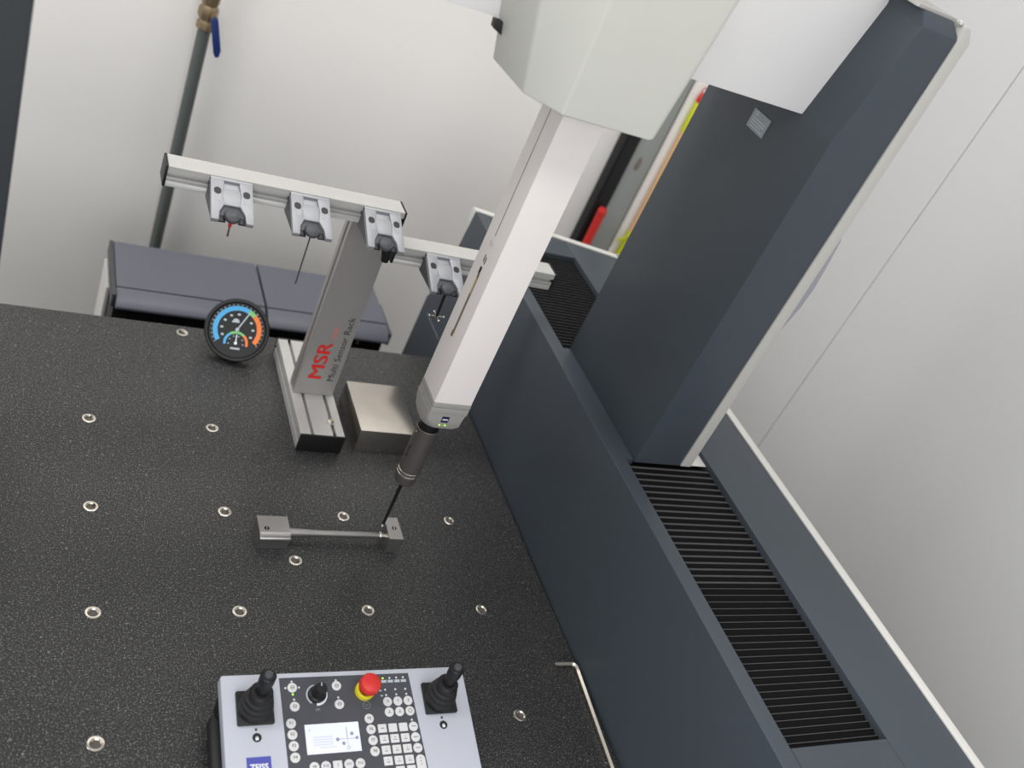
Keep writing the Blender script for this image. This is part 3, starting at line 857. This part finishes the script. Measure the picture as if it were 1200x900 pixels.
for xj in (0.1360, 0.3310):
    joystick(PX(xj), radians(-9), 0.15)
    part('lock_dot', lathe([(0.0013, 0), (0.0013, 0.0002), (0, 0.0002)], 14, (PX(xj), -0.0547, 0)), 'dark_grey', cp)
    lk = part('lock_symbol', lathe([(0.0044, 0), (0.0044, 0.0002), (0, 0.0002)], 24, (PX(xj + 0.0004), -0.0624, 0)), 'print_black', cp)
    part('padlock', join(box(PX(xj + 0.0004) - 0.0015, PX(xj + 0.0004) + 0.0015, -0.0650, -0.0625, 0.0002, 0.0004), rot_bm(arc_strip(0.0008, 0.0013, 0, 180, 0.0002, 0.0004, 12), Matrix.Translation((PX(xj + 0.0004), -0.0625, 0)))), 'print_white', lk)
lg = part('logo', prism([(PX(0.1249), -0.0806)] + [(PX(0.1249), -0.102)] + [(PX(0.1249 + 0.0231 * i / 8), -0.102 + 0.0025 * math.sin(pi * i / 8)) for i in range(1, 8)] + [(PX(0.1480), -0.102), (PX(0.1480), -0.0806)], 'z', 0, 0.00025), 'zeiss_blue', cp, 'blue maker logo')
part('logo_lettering', rot_bm(text_bm('ZEISS', 0.0079, 0.00022, squash=0.95), Matrix.Translation((PX(0.13645), -0.0903, 0.0003))), 'print_white', lg)

# ------------------------------------------------------------------ hex key
pts = [(0.5195, 0.0640, 0.0034), (0.5420, 0.0634, 0.0034)]
c0, r_ = Vector((0.5420, 0.0560, 0.0034)), 0.0074
for i in range(1, 8):
    a = radians(90 - i * 95 / 8)
    pts.append((c0.x + r_ * cos(a), c0.y + r_ * sin(a), 0.0034))
pts += [(0.5489, 0.050, 0.0034), (0.5400, -0.0763, 0.0034), (0.5370, -0.118, 0.0034)]
hk = bpy.data.objects.new('hex_key', mesh_of('hex_key', tube(pts, 0.0034, 6), 'bright_steel', 25))
COL.objects.link(hk)
hk['label'] = 'bent bright steel hex key lying beside the slate guideway panel'
hk['category'] = 'hex key'

# ------------------------------------------------------------------ grey cabinet behind the table
gc = thing('grey_cabinet', 'low dark grey cabinet with two lid panels behind the table', 'cabinet', (0.276, 0.87, FLOOR))
part('body', box(0.050, 0.500, 0.805, 0.955, FLOOR, -0.078, 0.004), 'black_plastic', gc)
part('side_panel', box(0.0435, 0.0498, 0.87, 0.955, FLOOR, -0.088, 0.002), 'white_trim', gc)


def lid(x0, x1):
    prl = [(0.8235, -0.0515), (0.825, -0.050), (0.950, -0.050), (0.954, -0.054), (0.954, -0.077), (0.8235, -0.077)]
    part('lid_panel', prism(prl, 'x', x0, x1, 0.0010), 'cabinet_grey', gc)
    prl = [(0.8220, -0.0525), (0.8205, -0.0515), (0.803, -0.0560), (0.7930, -0.0620), (0.7885, -0.0660), (0.7880, -0.0695), (0.7910, -0.0720), (0.8220, -0.0720)]
    part('front_lip', prism(prl, 'x', x0, x1, 0.0010), 'cabinet_grey', gc)


lid(0.052, 0.2845)
lid(0.2885, 0.502)
part('corner_post', box(0.0455, 0.0515, 0.80, 0.955, -0.075, -0.0515, 0.001), 'dark_grey', gc)
part('corner_post', box(0.5025, 0.5085, 0.80, 0.890, -0.080, -0.0560, 0.001), 'dark_grey', gc)
for x in (0.43, 0.452):
    part('latch', box(x, x + 0.004, 0.803, 0.806, -0.088, -0.083, 0.0005), 'alu', gc)

# ------------------------------------------------------------------ pipe and valve
pi_ = thing('wall_pipe', 'grey vertical pipe running down the back wall', 'pipe', (0.1528, 1.17, FLOOR))
part('tube', lathe([(0.0108, FLOOR), (0.0108, 0.262)], 24, (0.1528, 1.17, 0)), 'pipe_grey', pi_)
part('tube', lathe([(0.0108, 0.318), (0.0108, 0.9)], 24, (0.1528, 1.17, 0)), 'pipe_grey', pi_)
for z in (-0.4, 0.6):
    part('clamp', box(0.139, 0.1666, 1.158, 1.2, z, z + 0.02, 0.002), 'alu', pi_)
va = thing('ball_valve', 'brass ball valve with blue lever on the wall pipe', 'valve', (0.1528, 1.17, 0.262))
part('valve_body', lathe([(0.0125, 0.255), (0.0150, 0.257), (0.0150, 0.268), (0.0125, 0.272), (0.0165, 0.280), (0.0165, 0.292), (0.0125, 0.298), (0.0150, 0.304), (0.0150, 0.316), (0.0125, 0.318)], 8, (0.1528, 1.17, 0)), 'brass', va)
part('valve_stem', lathe([(0.006, -0.030), (0.006, 0)], 12, (0.1600, 1.17, 0.286), 'y'), 'brass', va)
part('lever', join(prism([(0.160, 0.292), (0.166, 0.286), (0.1805, 0.238), (0.1795, 0.226), (0.1735, 0.224), (0.1690, 0.232), (0.154, 0.284)], 'y', 1.136, 1.141, 0.0015)), 'blue_lever', va)

# ------------------------------------------------------------------ things at the back wall beyond the housing
bd = bpy.data.objects.new('cable_duct', mesh_of('cable_duct', join(box(1.0195, 1.0560, 1.172, 1.1995, FLOOR, 0.75, 0.002), box(1.0255, 1.050, 1.1695, 1.1725, FLOOR, 0.75, 0.001)), 'black_plastic'))
COL.objects.link(bd)
bd['label'] = 'black vertical cable duct on the back wall behind the quill'
bd['category'] = 'cable duct'
gp = thing('grey_board', 'weathered grey board standing against the back wall', 'board', (1.085, 1.18, FLOOR))
part('board', box(1.0565, 1.1120, 1.176, 1.1995, FLOOR, 0.75, 0.0015), 'concrete_grey', gp)
part('edge_strip', box(1.1124, 1.1185, 1.181, 1.1995, FLOOR, 0.75, 0.001), 'pipe_grey', gp)
part('stain', prism([(1.073, 0.205), (1.080, 0.196), (1.087, 0.203), (1.086, 0.222), (1.081, 0.232), (1.075, 0.224)], 'y', 1.1757, 1.1762), 'stain_brown', gp)
wp = bpy.data.objects.new('white_post', mesh_of('white_post', join(box(1.1195, 1.150, 1.182, 1.1995, FLOOR, 0.75, 0.002), box(1.124, 1.1455, 1.180, 1.1825, FLOOR, 0.75, 0.0008)), 'wall_white'))
COL.objects.link(wp)
wp['label'] = 'narrow white post beside the grey board on the back wall'
wp['category'] = 'post'
rod = thing('wooden_rod', 'slim wooden rod with yellow band and red loop end against the wall', 'rod', (1.140, 1.165, FLOOR))
RC = (1.140, 1.166, 0)
part('shaft', lathe([(0.0065, FLOOR), (0.0065, 0.312)], 16, RC), 'orange_wood', rod)
part('band', lathe([(0.0075, 0.312), (0.0080, 0.320), (0.0080, 0.376), (0.0070, 0.380)], 16, RC), 'pad_yellow', rod)
part('red_tip', lathe([(0.0070, 0.380), (0.0075, 0.386), (0.0060, 0.398), (0.0030, 0.402)], 16, RC), 'red', rod)
part('loop', tube([(RC[0] + 0.0055 * cos(a), RC[1], 0.4065 + 0.006 * sin(a)) for a in [radians(-70 + 320 * i / 14) for i in range(15)]], 0.0013, 8), 'red', rod)
part('yellow_tape', lathe([(0.0080, -0.03), (0.0090, 0.0), (0.0085, 0.040), (0.0072, 0.062)], 14, RC), 'pad_yellow', rod)
part('tape_tail', prism([(1.112, 0.030), (1.138, 0.052), (1.144, 0.064), (1.136, 0.062), (1.124, 0.048), (1.110, 0.040)], 'y', 1.156, 1.158, 0.0004), 'pad_yellow', rod)
rt = thing('red_tube', 'red plastic tube standing in front of the black cable duct', 'tube', (1.038, 1.155, FLOOR))
part('tube', lathe([(0.0098, FLOOR), (0.0098, 0.088)], 20, (1.037, 1.155, 0)), 'red', rt)
part('end_cap', lathe([(0.0098, 0.0885), (0.0105, 0.090), (0.0105, 0.100), (0.0085, 0.105), (0, 0.106)], 20, (1.037, 1.155, 0)), 'red', rt)
